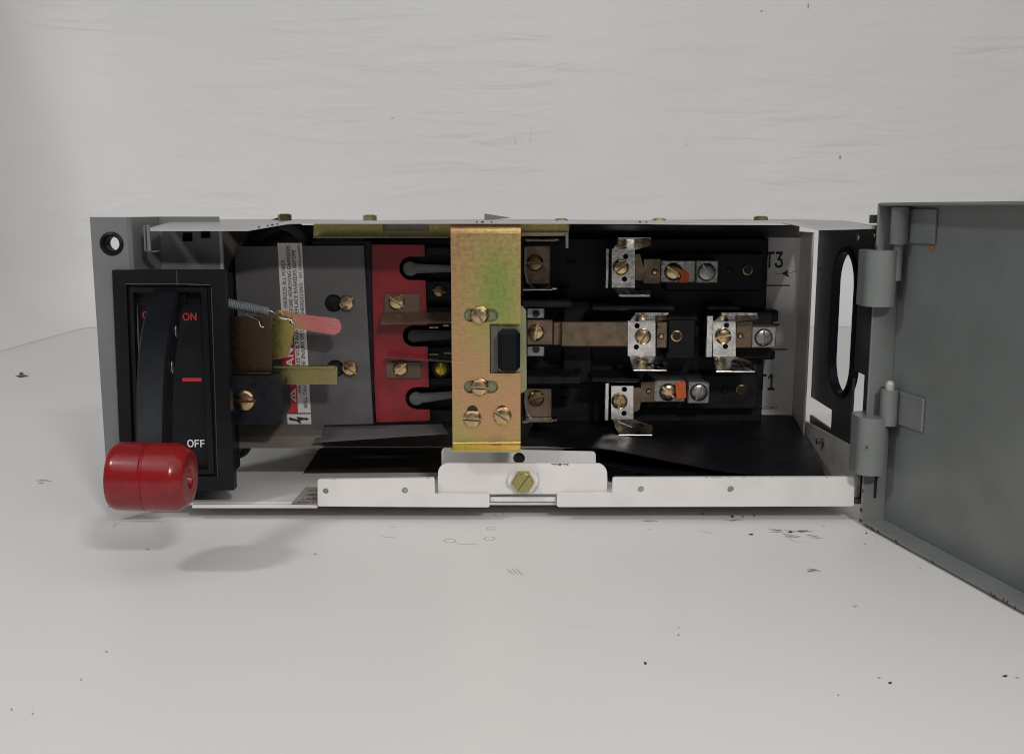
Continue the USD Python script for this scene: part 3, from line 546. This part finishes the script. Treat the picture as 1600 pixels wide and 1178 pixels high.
for px, py, r, m in ((1168, 422, 8, 'dull_screw'), (1057, 525, 9, 'brass_screw'), (1158, 609, 8.5, 'dull_screw'), (1140, 424, 6, 'bakelite'), (1133, 609, 6, 'bakelite')):
    Yc = YQ - .0085 if px == 1057 else YQ + .0015; r /= SC(Yc)
    part('threaded_insert', revolve_y([(r * .62, .004), (r * .62, -.0002), (r * .75, -.0006), (r, -.0004), (r, .002)], P(px, py, Yc), 24), m, blkb); part('insert_hole', cyl_y(P(px, py, Yc - .0001), r * .6, .001, 20), 'slot_dark', blkb)
# left row: incoming line terminals beside the strap
YL = .080
for (x0, y0, x1, y1, sx, sy, a, m, fl) in ((821, 384, 860, 445, 836, 411.5, -3, 'copper_bar', 1), (823, 499.5, 864, 539.5, 838, 519, 80, 'copper_bar', 0), (821, 606, 862, 652, 838, 622, 17, 'copper_bar', 1)):
    lt = part('line_terminal', blk(x0, y0, x1, y1, YL, .003, .0006), m, B, {384: 'uppermost dark metal terminal beside the strap', 499.5: 'middle brown metal terminal beside the strap', 606: 'lowest dark metal terminal beside the strap'}[y0])
    screw(sx, sy, YL - .0006, 13, a, 'dull_screw' if fl else 'brass_screw', lt)
    if fl:
        c0, c1 = P(816, y1 + 3, YL - .004), P(864, y1 + 10, YL - .014)
        part('clip_flange', cat(bbox(np.array([c0[0], YL - .012, c1[2]]), np.array([c1[0], YL + .002, c1[2] + .0012]), .0004), bbox(np.array([c1[0] - .001, YL - .010, c1[2] + .0002]), np.array([c1[0] + .0028, YL - .002, c1[2] + .0018]), .0006)), 'steel', lt)
        part('clip_wall', tube(spline([P(x0 - .5, y0 + 2, YL - .003), P(x0, y0 + 20, YL - .003), P(x0 + 1, y1 - 14, YL - .003), P(x0 + 8, y1 + .5, YL - .003), P(x1, y1 + 1, YL - .003)], 20), .0006, 6), 'lug_tin', lt)
    else:
        for yy, hy in ((489, 490), (548.5, 546)):
            lg = part('lug', blk(823, yy - 8, 851, yy + 9, YL + .002, .006, .0006), 'grey_screw', lt); part('lug_hole', cyl_y(P(837.5, hy, YL + .0018), 6 / SC(YL), .001, 20), 'slot_dark', lt)
c0, c1 = P(820, 377, YL), P(866, 372, YL)
part('clip_flange', cat(bbox(np.array([c0[0], YL - .010, c0[2]]), np.array([c1[0], YL + .002, c0[2] + .0012]), .0004), bbox(np.array([c1[0] - .001, YL - .008, c0[2]]), np.array([c1[0] + .0028, YL - .002, c0[2] + .0016]), .0006)), 'steel', B + '/line_terminal')
part('bus_bar', cat(blk(877, 502.5, 983, 542, YL + .001, .003, .0006), blk(864, 503, 880, 540, YL + .006, .003, .0006)), 'copper_bar', B, 'flat brown copper bar across the middle')

# fuse clips: plated U shapes with flanges that stand forward
def clip(x0, y0, x1, y1, Yc, screw_at, ang, fl_top, fl_bot, left=None, smat='brass_screw', label=None, holes=((.6, .2), (.55, .78))):
    W, H = x1 - x0, y1 - y0
    base = poly_px([(x0, y0), (x1, y0), (x1, y1), (x0, y1)], Yc)
    for hx_, hy_ in holes: base = base.difference(disc(x0 + W * hx_, y0 + H * hy_, 4.2, Yc, 16))
    ms = [slab(base, Yc, .0009)]
    def flange(f, up):
        # f: pixel rectangle of the flange; its root is on the base, its free edge stands .016 nearer
        fx0, fy0, fx1, fy1 = f; dy = .012
        yr = y0 if up else y1
        zr = P(x0, yr, Yc)[2]; root0, root1 = P(x0 + 2, yr, Yc), P(x1, yr, Yc)
        ze = P(fx0, fy1, Yc - dy)[2]; fe = fy0 if up else fy1; e0 = P(fx0 + 4, fe, Yc - dy); e1 = P(fx1, fe, Yc - dy)
        p = [np.array([root0[0], Yc, zr]), np.array([e0[0], Yc - dy, e0[2]]), np.array([e0[0] + .001, Yc - dy - .0008, e0[2] + .0001]), np.array([e1[0] - .0012, Yc - dy - .0008, e0[2] + .0001]), np.array([e1[0], Yc - dy + .0006, e0[2]]), np.array([P(fx1, (fy0 + fy1) / 2, Yc - dy * .5)[0], Yc - dy * .4, zr + (e0[2] - zr) * .4]), np.array([root1[0], Yc, zr])]
        return quad(p, .0009)
    if fl_top: ms.append(flange(fl_top, True))
    if fl_bot: ms.append(flange(fl_bot, False))
    cl = part('fuse_clip', cat(*ms), 'steel', B, label, smooth=False)
    for f, up in ((fl_top, True), (fl_bot, False)):
        if f:
            fx0, fy0, fx1, fy1 = f; mx, my = fx0 * .5 + fx1 * .5, fy0 * .35 + fy1 * .65
            yr = y0 if up else y1; fe = fy0 if up else fy1; zr = P(x0, yr, Yc)[2]; dy = .012; ze = P(fx0, fe, Yc - dy)[2]
            for k, (du, sz) in enumerate(((0, .0016), (.0045, .0010))):
                yy = Yc - dy * .55; zz = zr + (ze - zr) * .55 + .0006; xx = P(mx, my, yy)[0] + du
                part('flange_slot', bbox(np.array([xx - sz, yy - .0016, zz - .0004]), np.array([xx + sz, yy + .0014, zz + .0002]), .00005), 'slot_dark', cl)
            # rolled rim along the free edge
            part('rolled_rim', tube([P(fx0 + 5, fe, Yc - dy - .0006), P((fx0 + fx1) / 2, fe, Yc - dy - .0008), P(fx1 - 2, fe, Yc - dy - .0004)], .0005, 7), 'steel', cl)
    if left: part('clip_wall', blk(*left, Yc - .004, .005, .0004), 'steel', cl)
    screw(*screw_at, Yc - .0006, 12.8, ang, smat, cl, h=.0028)
    return cl
YC = .084
clip(956, 389, 992, 449.5, YC, (970, 418), 40, (961, 372, 1018, 390), (962, 449, 1017, 461.5), (946.5, 388, 951, 451), 'brass_screw', 'upper left plated fuse clip')
clip(981, 501, 1024, 556, YC - .004, (1004.7, 526), 58, (988, 490, 1046, 500), (985, 557, 1043, 579), None, 'brass_screw', 'middle plated fuse clip at the end of the copper bar', ((.34, .15), (.31, .75)))
clip(1114, 501, 1149.5, 557, YC, (1130, 525.5), 15, (1122, 490, 1185, 503), (1114, 557, 1181, 581), (1104.5, 493, 1113, 558.5), 'brass_screw', 'rightmost plated fuse clip beside the pale lug', ((.6, .13), (.55, .72)))
clip(955, 603, 989.5, 655, YC, (968, 627), 84, None, (962, 656, 1020, 680), (945.5, 598, 951, 658), 'brass_screw', 'lowest plated fuse clip', ((.6, .1), (.58, .82)))
for x0, y0, x1, y1, rx, ry in ((1005, 404, 1032, 444, 1023, 425), (1026, 503, 1042, 544, 1033, 525.5), (1150, 503, 1175, 544, 1157, 524.5), (1001, 596, 1022, 629, 1014, 611)):
    tl = part('terminal_link', blk(x0, y0, x1, y1, YC + .003, .003, .0005), 'copper_bar', B); part('rivet', revolve_y([(0, -.0012), (.0012, -.001), (.0019, -.0002), (.0019, .0004), (0, .0004)], P(rx, ry, YC + .003), 16), 'brass_screw', tl)
part('copper_wedge', plate([(992, 398), (1000, 397), (1011, 439), (992, 438)], YC + .002, .003), 'copper_bar', B)
part('copper_wedge', plate([(989, 606), (1005, 606), (999, 640), (989, 645)], YC + .002, .003), 'copper_bar', B)
for x0, y0, x1, y1, sx, sy, a, sm, org in ((1032, 406.5, 1086, 442, 1052, 425, -40, 'brass_screw', ((1060, 421), (1075, 427), (1076, 434), (1071, 441), (1061, 440), (1066, 432))), (1021, 594, 1070, 628.5, 1044, 612.5, -42, 'brass_screw', ((1056, 600), (1070, 597), (1071, 620), (1058, 623))),
                                       (1088, 406.5, 1122, 443, 1104, 425.5, -60, 'grey_screw', None), (1075, 596, 1108, 631, 1092, 613, 70, 'grey_screw', None), (1174.5, 510, 1212.5, 544, 1193, 527.5, 90, 'grey_screw', None)):
    Yl = YQ - .010
    lg = part('lug', blk(x0, y0, x1, y1, Yl, .012, .0007), 'lug_tin', B)
    part('screw_recess', revolve_y([(14.2 / SC(Yl), -.0001), (14.2 / SC(Yl), -.0003), (0, -.0003)], P(sx, sy, Yl), 28), 'slot_dark', lg)
    screw(sx, sy, Yl - .0004, 12.8, a, sm, lg, h=.0014 if sm == 'grey_screw' else .0022)
    if org: part('wax_mark', slab(poly_px(org, Yl - .002).buffer(.0008).buffer(-.0004), Yl - .0027, .0028), 'orange_wax', lg, 'orange paint dab on the lug screw', smooth=30)
# --- black insulating sheets that line the lower right
zs0, zs1 = P(1240, 650, .122), P(1285, 741, .012)
def sheet_grid(edge_front, edge_back, n, t, wav, seed):
    ef, eb = spline(edge_front, n), spline(edge_back, n); m_ = 10; V, Fc = [], []
    for s in (0, -t):
        for i in range(n):
            for j in range(m_):
                k = j / (m_ - 1); p = ef[i] * (1 - k) + eb[i] * k; p = p + np.array([0, 0, s + wav * (meshkit.noise(p * 40 + 5, seed) - .5)]); V.append(p)
    K = n * m_
    for i in range(n - 1):
        for j in range(m_ - 1):
            a, b, c, d = i*m_+j, (i+1)*m_+j, (i+1)*m_+j+1, i*m_+j+1; Fc += [(a, b, c), (a, c, d), (K+a, K+c, K+b), (K+a, K+d, K+c)]
        a, b = i*m_, (i+1)*m_; Fc += [(a, K+a, K+b), (a, K+b, b)]
    for j in range(m_ - 1): Fc += [(j, j+1, K+j+1), (j, K+j+1, K+j)]; 
    a0 = (n-1)*m_
    for j in range(m_ - 1): Fc += [(a0+j, K+a0+j, K+a0+j+1), (a0+j, K+a0+j+1, a0+j+1)]
    m = trimesh.Trimesh(V, Fc, process=False); m.fix_normals(); return m
part('insulating_sheet', sheet_grid([P(818, 691, .04), P(870, 697, .038), P(930, 700, .034), P(1060, 723, .022), P(1145, 738, .014), P(1215, 743, .009), P(1291, 745, .006)], [P(838, 655, .122), P(900, 653, .122), P(960, 652, .122), P(1060, 651, .122), P(1130, 650, .122), P(1190, 650, .122), P(1240, 650, .122)], 40, .0005, .0012, 3), 'black_paper', B, 'black insulating sheet sloping over the cabinet floor', smooth=40)
part('insulating_sheet', sheet_grid([P(880, 712, .04), P(960, 728, .03), P(1040, 745, .010), P(1180, 750, .006)], [P(880, 700, .1), P(960, 700, .1), P(1040, 700, .1), P(1180, 700, .1)], 24, .0005, .0008, 9), 'black_paper', B, 'lower black insulating sheet beneath the first', smooth=40)
part('insulating_sheet', quad([P(890, 350, .012), P(1232, 352, .012), P(1249, 371, .122), P(890, 366, .122)], .0004), 'black_paper', B, 'black insulating sheet under the top panel', smooth=False)
part('insulating_sheet', bbox(P(890, 652, .124), P(1182, 352, .1255), .0002), 'black_paper', B, 'black insulating sheet at the back', smooth=False)

# ------------------------------------------------------------------ door, standing open towards the camera
E0 = np.array([.1838, -.006]); ud = np.array([.206, -.979]); ud /= np.linalg.norm(ud); nd = np.array([-ud[1], ud[0]]) * -1   # nd points to the inner side
RD, LD, ZB, ZD = .0132, .40, .0012, .1672
O = E0 - nd * RD
def DW(u, n, z): q = O + ud * u + nd * n; return np.array([q[0], q[1], z])
def dbox(u0, u1, n0, n1, za, zb, b=.0005):
    m = bbox(np.array([u0, n0, za]), np.array([u1, n1, zb]), b); v = m.vertices.copy()
    m.vertices = np.array([DW(*p) for p in v]); m.fix_normals(); return m
t = .0015
door = part('door', cat(dbox(0, LD, -t, 0, ZB, ZD), ), 'door_paint', B, 'grey painted cabinet door swung open on the right')
part('door_return', dbox(-t, 0, -t, RD, ZB, ZD), 'door_paint', door)
part('door_return', dbox(.0003, LD, .0002, RD, ZB - .0002, ZB + t), 'door_paint', door)
part('door_return', dbox(.0003, LD, .0002, RD, ZD - t, ZD + .0002), 'door_paint', door)
for k in range(16):
    u = .004 + .2 * rng.random() ** 1.5; w = rng.uniform(.0004, .0018); part('rust_spot', dbox(u, u + w, RD - .0004, RD + .0002, ZB - .0003, ZB + t * rng.uniform(.5, 1.1), .0001), 'rust', door)
for k in range(10):
    z = ZB + .16 * rng.random() ** 2; w = rng.uniform(.0005, .002); part('rust_spot', dbox(-t - .0001, .0002, RD - .0003, RD + .0002, z, z + w, .0001), 'rust', door)
part('rust_spot', dbox(.0255, .0285, -.0001, .0006, P(1447, 389, -.03)[2] - .0013, P(1447, 389, -.03)[2] + .0015, .0004), 'rust_orange', door, 'orange rust spot below the upper hinge strap')
part('door_slot', dbox(-.0002, .0003, .0052, .0068, P(1370, 779, -.006)[2], P(1370, 744, -.006)[2], .0001), 'slot_dark', door)
for (py0, py1, pin) in ((324, 382, False), (609, 664, True)):
    za, zb = P(1390, py1, -.012)[2], P(1390, py0, -.012)[2]
    kc_ = DW(.0075, .0058, 0)
    st = part('hinge_strap', cat(dbox(.0035, .0300, .0001, .0016, za + .0006, zb - .0008, .0004), trimesh.creation.cylinder(.0043, zb - za, sections=28, transform=trimesh.transformations.translation_matrix((kc_[0], kc_[1], (za + zb) / 2)))), 'door_paint', door)
    if pin: part('hinge_pin', cat(trimesh.creation.cylinder(.0022, .003, sections=20, transform=trimesh.transformations.translation_matrix((kc_[0], kc_[1], zb + .0012))), trimesh.creation.icosphere(2, .0022).apply_translation((kc_[0], kc_[1], zb + .0026))), 'pale_metal', door)
    else: part('hinge_pin', trimesh.creation.cylinder(.0024, .02, sections=20, transform=trimesh.transformations.translation_matrix((kc_[0], kc_[1], za - .008))), 'door_paint', door)
# rolled hinge knuckles on the cabinet
for (x0, y0, x1, y1) in ((1344.5, 392, 1405, 480), (1332.5, 655, 1389.5, 744)):
    Yk = -.016; a, c = P(x0, y0, Yk), P(x1, y1, Yk); xa = P(x0, (y0 + y1) / 2, -.004)[0]; xb = P(x1, (y0 + y1) / 2, -.013)[0]
    pr = sbox(xa, -.0166, xb, .004).intersection(sbox(xa + .006, -.0106, xb - .0075, .02).buffer(.0075, quad_segs=16).union(sbox(xa, -.0106, xa + .01, .004)).buffer(.0)); pr = sbox(xa + .0072, -.0090, xb - .0078, -.0012).buffer(.0074, quad_segs=20)
    m = trimesh.creation.extrude_polygon(pr, a[2] - c[2], engine='earcut'); m.apply_translation((0, 0, c[2]))
    hk = part('hinge_knuckle', m, 'door_paint', B, smooth=60)
part('hinge_mark', cyl_y(P(1355, 699, -.0171), .0005, .001, 12), 'speck_dark', hk)
part('corner_bolt', hexhead(np.array([P(1366, 345, .004)[0], .004, tz - .001]), .0026, .0042, 'z'), 'speck_dark', B, 'black bolt at the top right corner')
part('corner_clip', bbox(P(1334, 788, -.001), P(1346, 776, .004), .0008), 'speck_dark', B, 'dark clip at the lower right corner')
screw(1366, 369, .001, 4, 0, 'dull_screw')

# ------------------------------------------------------------------ marks on the table and wall
TT = '/World/table_top'
def scuff(px, py, w, h, m, name='scuff_mark', n=14, rough_=.45, skew=0.):
    a = np.linspace(0, 2 * math.pi, n, endpoint=False); rr = 1 + rough_ * (rng.random(n) - .5) * 2
    pts = [T(px + w / 2 * r * math.cos(t) + skew * h / 2 * r * math.sin(t), py + h / 2 * r * math.sin(t)) for t, r in zip(a, rr)]
    pol = Polygon([(p[0], p[1]) for p in pts]).buffer(0)
    ms = [trimesh.creation.extrude_polygon(g, .00015, engine='earcut') for g in getattr(pol, 'geoms', [pol]) if g.area > 1e-9]
    if ms: part(name, trimesh.util.concatenate(ms).apply_translation((0, 0, .00002)), m, TT, smooth=False)
def stroke(pts, r=.0003, m='scuff_grey', name='scratch'):
    q = spline([T(x, y, .00005) for x, y in pts], 10) if len(pts) > 2 else np.array([T(x, y, .00005) for x, y in pts])
    tb = tube(q, np.interp(np.linspace(0, 1, len(q)), [0, .5, 1], [r * .3, r, r * .3]), 5); tb.vertices[:, 2] = tb.vertices[:, 2] * .2 + .00012; part(name, tb, m, TT)
for x, y, w, h, m in ((36, 588, 20, 3.5, 'speck_dark'), (33, 584, 6, 5, 'speck_dark'), (66, 751, 16, 3, 'scuff_grey'), (63, 755, 9, 2, 'scuff_grey'), (1008, 1036, 4.5, 4, 'speck_dark'), (1060, 992, 3.5, 2.5, 'scuff_grey'), (1061, 980, 2.5, 2, 'scuff_grey'), (1336, 947, 6, 3, 'scuff_grey'),
                      (1391, 1067, 5, 3.5, 'speck_dark'), (1374, 1059, 5, 2.5, 'scuff_grey'), (1570, 1056, 8, 3, 'speck_dark'), (1590, 1059, 7, 3, 'scuff_grey'), (1310, 1086, 3, 2.5, 'scuff_grey'), (51, 1115, 3.5, 3.5, 'scuff_grey'), (18, 1108, 3, 3, 'scuff_grey'), (127, 1062, 4, 3, 'scuff_grey'), (166, 1018, 4, 2.5, 'scuff_grey'), (230, 858, 5, 2, 'scuff_grey'), (493, 866, 7, 3, 'scuff_grey'),
                      (1235, 831, 7, 3, 'speck_dark'), (1173, 835, 8, 2, 'speck_dark'), (1144, 807, 5, 3, 'speck_dark'), (1178, 805.5, 3, 2, 'speck_dark'), (1098, 803, 3, 2, 'speck_dark'), (1160, 807, 3, 2, 'speck_dark'), (1016, 814, 20, 2.5, 'scuff_grey'), (1015, 827, 3, 2, 'scuff_grey'), (1287, 822, 3, 2, 'scuff_grey'), (1352, 850, 3, 2, 'scuff_grey'), (1370, 848, 2.5, 2, 'scuff_grey'), (1354, 833, 3, 2, 'speck_dark'), (1438, 888, 4, 2, 'scuff_grey'), (592, 798.5, 8, 2.2, 'scuff_grey')):
    scuff(x, y, w, h, m, 'speck' if w < 10 else 'scuff_mark')
for x, y, w, h in ((703, 845, 19, 6), (765, 841.5, 17, 6), (768, 825.5, 15, 4.5), (780, 804.5, 16, 5)):     # dried drops: thin outlines
    pts = [T(x + w / 2 * math.cos(a) * (1 + .12 * rng.random()), y + h / 2 * math.sin(a) * (1 + .12 * rng.random())) for a in np.linspace(0, 2 * math.pi, 18, endpoint=False)]
    pol = Polygon([(p[0], p[1]) for p in pts]); pol = pol.difference(pol.buffer(-.0005))
    part('dried_drop', trimesh.util.concatenate([trimesh.creation.extrude_polygon(g, .00015, engine='earcut') for g in getattr(pol, 'geoms', [pol])]), 'scuff_grey', TT, smooth=False)
for pts in (((177, 823), (181, 819), (187, 817)), ((646, 794), (660, 797), (672, 799)), ((594, 837), (606, 839), (622, 840)), ((792, 888), (798, 894), (803, 898)), ((799, 887), (806, 894), (810, 898)), ((806, 887), (812, 894), (817, 899)), ((712, 849), (730, 850), (750, 851)), ((1092, 829), (1102, 831), (1112, 833)), ((190, 814.5), (230, 814.5), (258, 815)), ((605, 823), (615, 823), (620, 824)), ((1198, 826), (1216, 828), (1230, 838), (1258, 848))): stroke(pts)
for cx_, cy_, wx_, wy_, k_ in ((1212, 827, 14, 2, 6), (1238, 831, 24, 2.5, 12), (1238, 839, 13, 4, 9), (1272, 837, 8, 3, 4), (1147, 812, 12, 2.2, 7), (1270, 891, 9, 3, 5), (33, 587, 10, 2, 4), (66, 751, 9, 2, 3), (1258, 830, 10, 1.2, 4)):
    for k in range(k_):
        x, y = cx_ + rng.normal() * wx_ * .5, cy_ + rng.normal() * wy_ * .5; L_ = rng.uniform(4, 12); a_ = rng.normal() * .12 + .05
        stroke(((x - L_, y - L_ * a_), (x, y + rng.normal() * .3), (x + L_, y + L_ * a_)), rng.uniform(.00012, .0004), rng.choice(['scuff_grey', 'scuff_dark', 'speck_dark']))
mt_ = '/World/back_wall'
for x, y, w, h in ((1313, 246, 3, 5), (1263, 10, 1.6, 8), (1190, 18, 3, 3), (613, 185, 4, 1.5)): part('speck', blk(x - w / 2, y - h / 2, x + w / 2, y + h / 2, WY - .0004, .0006, .0001), 'scuff_grey', mt_)
for x, y0, y1 in ((805, 200, 225), (828, 195, 222), (1073, 205, 226)):
    a, b = P(x, y0, WY), P(x, y1, WY); part('paint_run', tube([a + np.array([0, .0006, 0]), (a + b) / 2 + np.array([0, .0004, 0]), b + np.array([0, .0002, 0])], [.0006, .0010, .0022], 8), 'wall_paint', mt_)
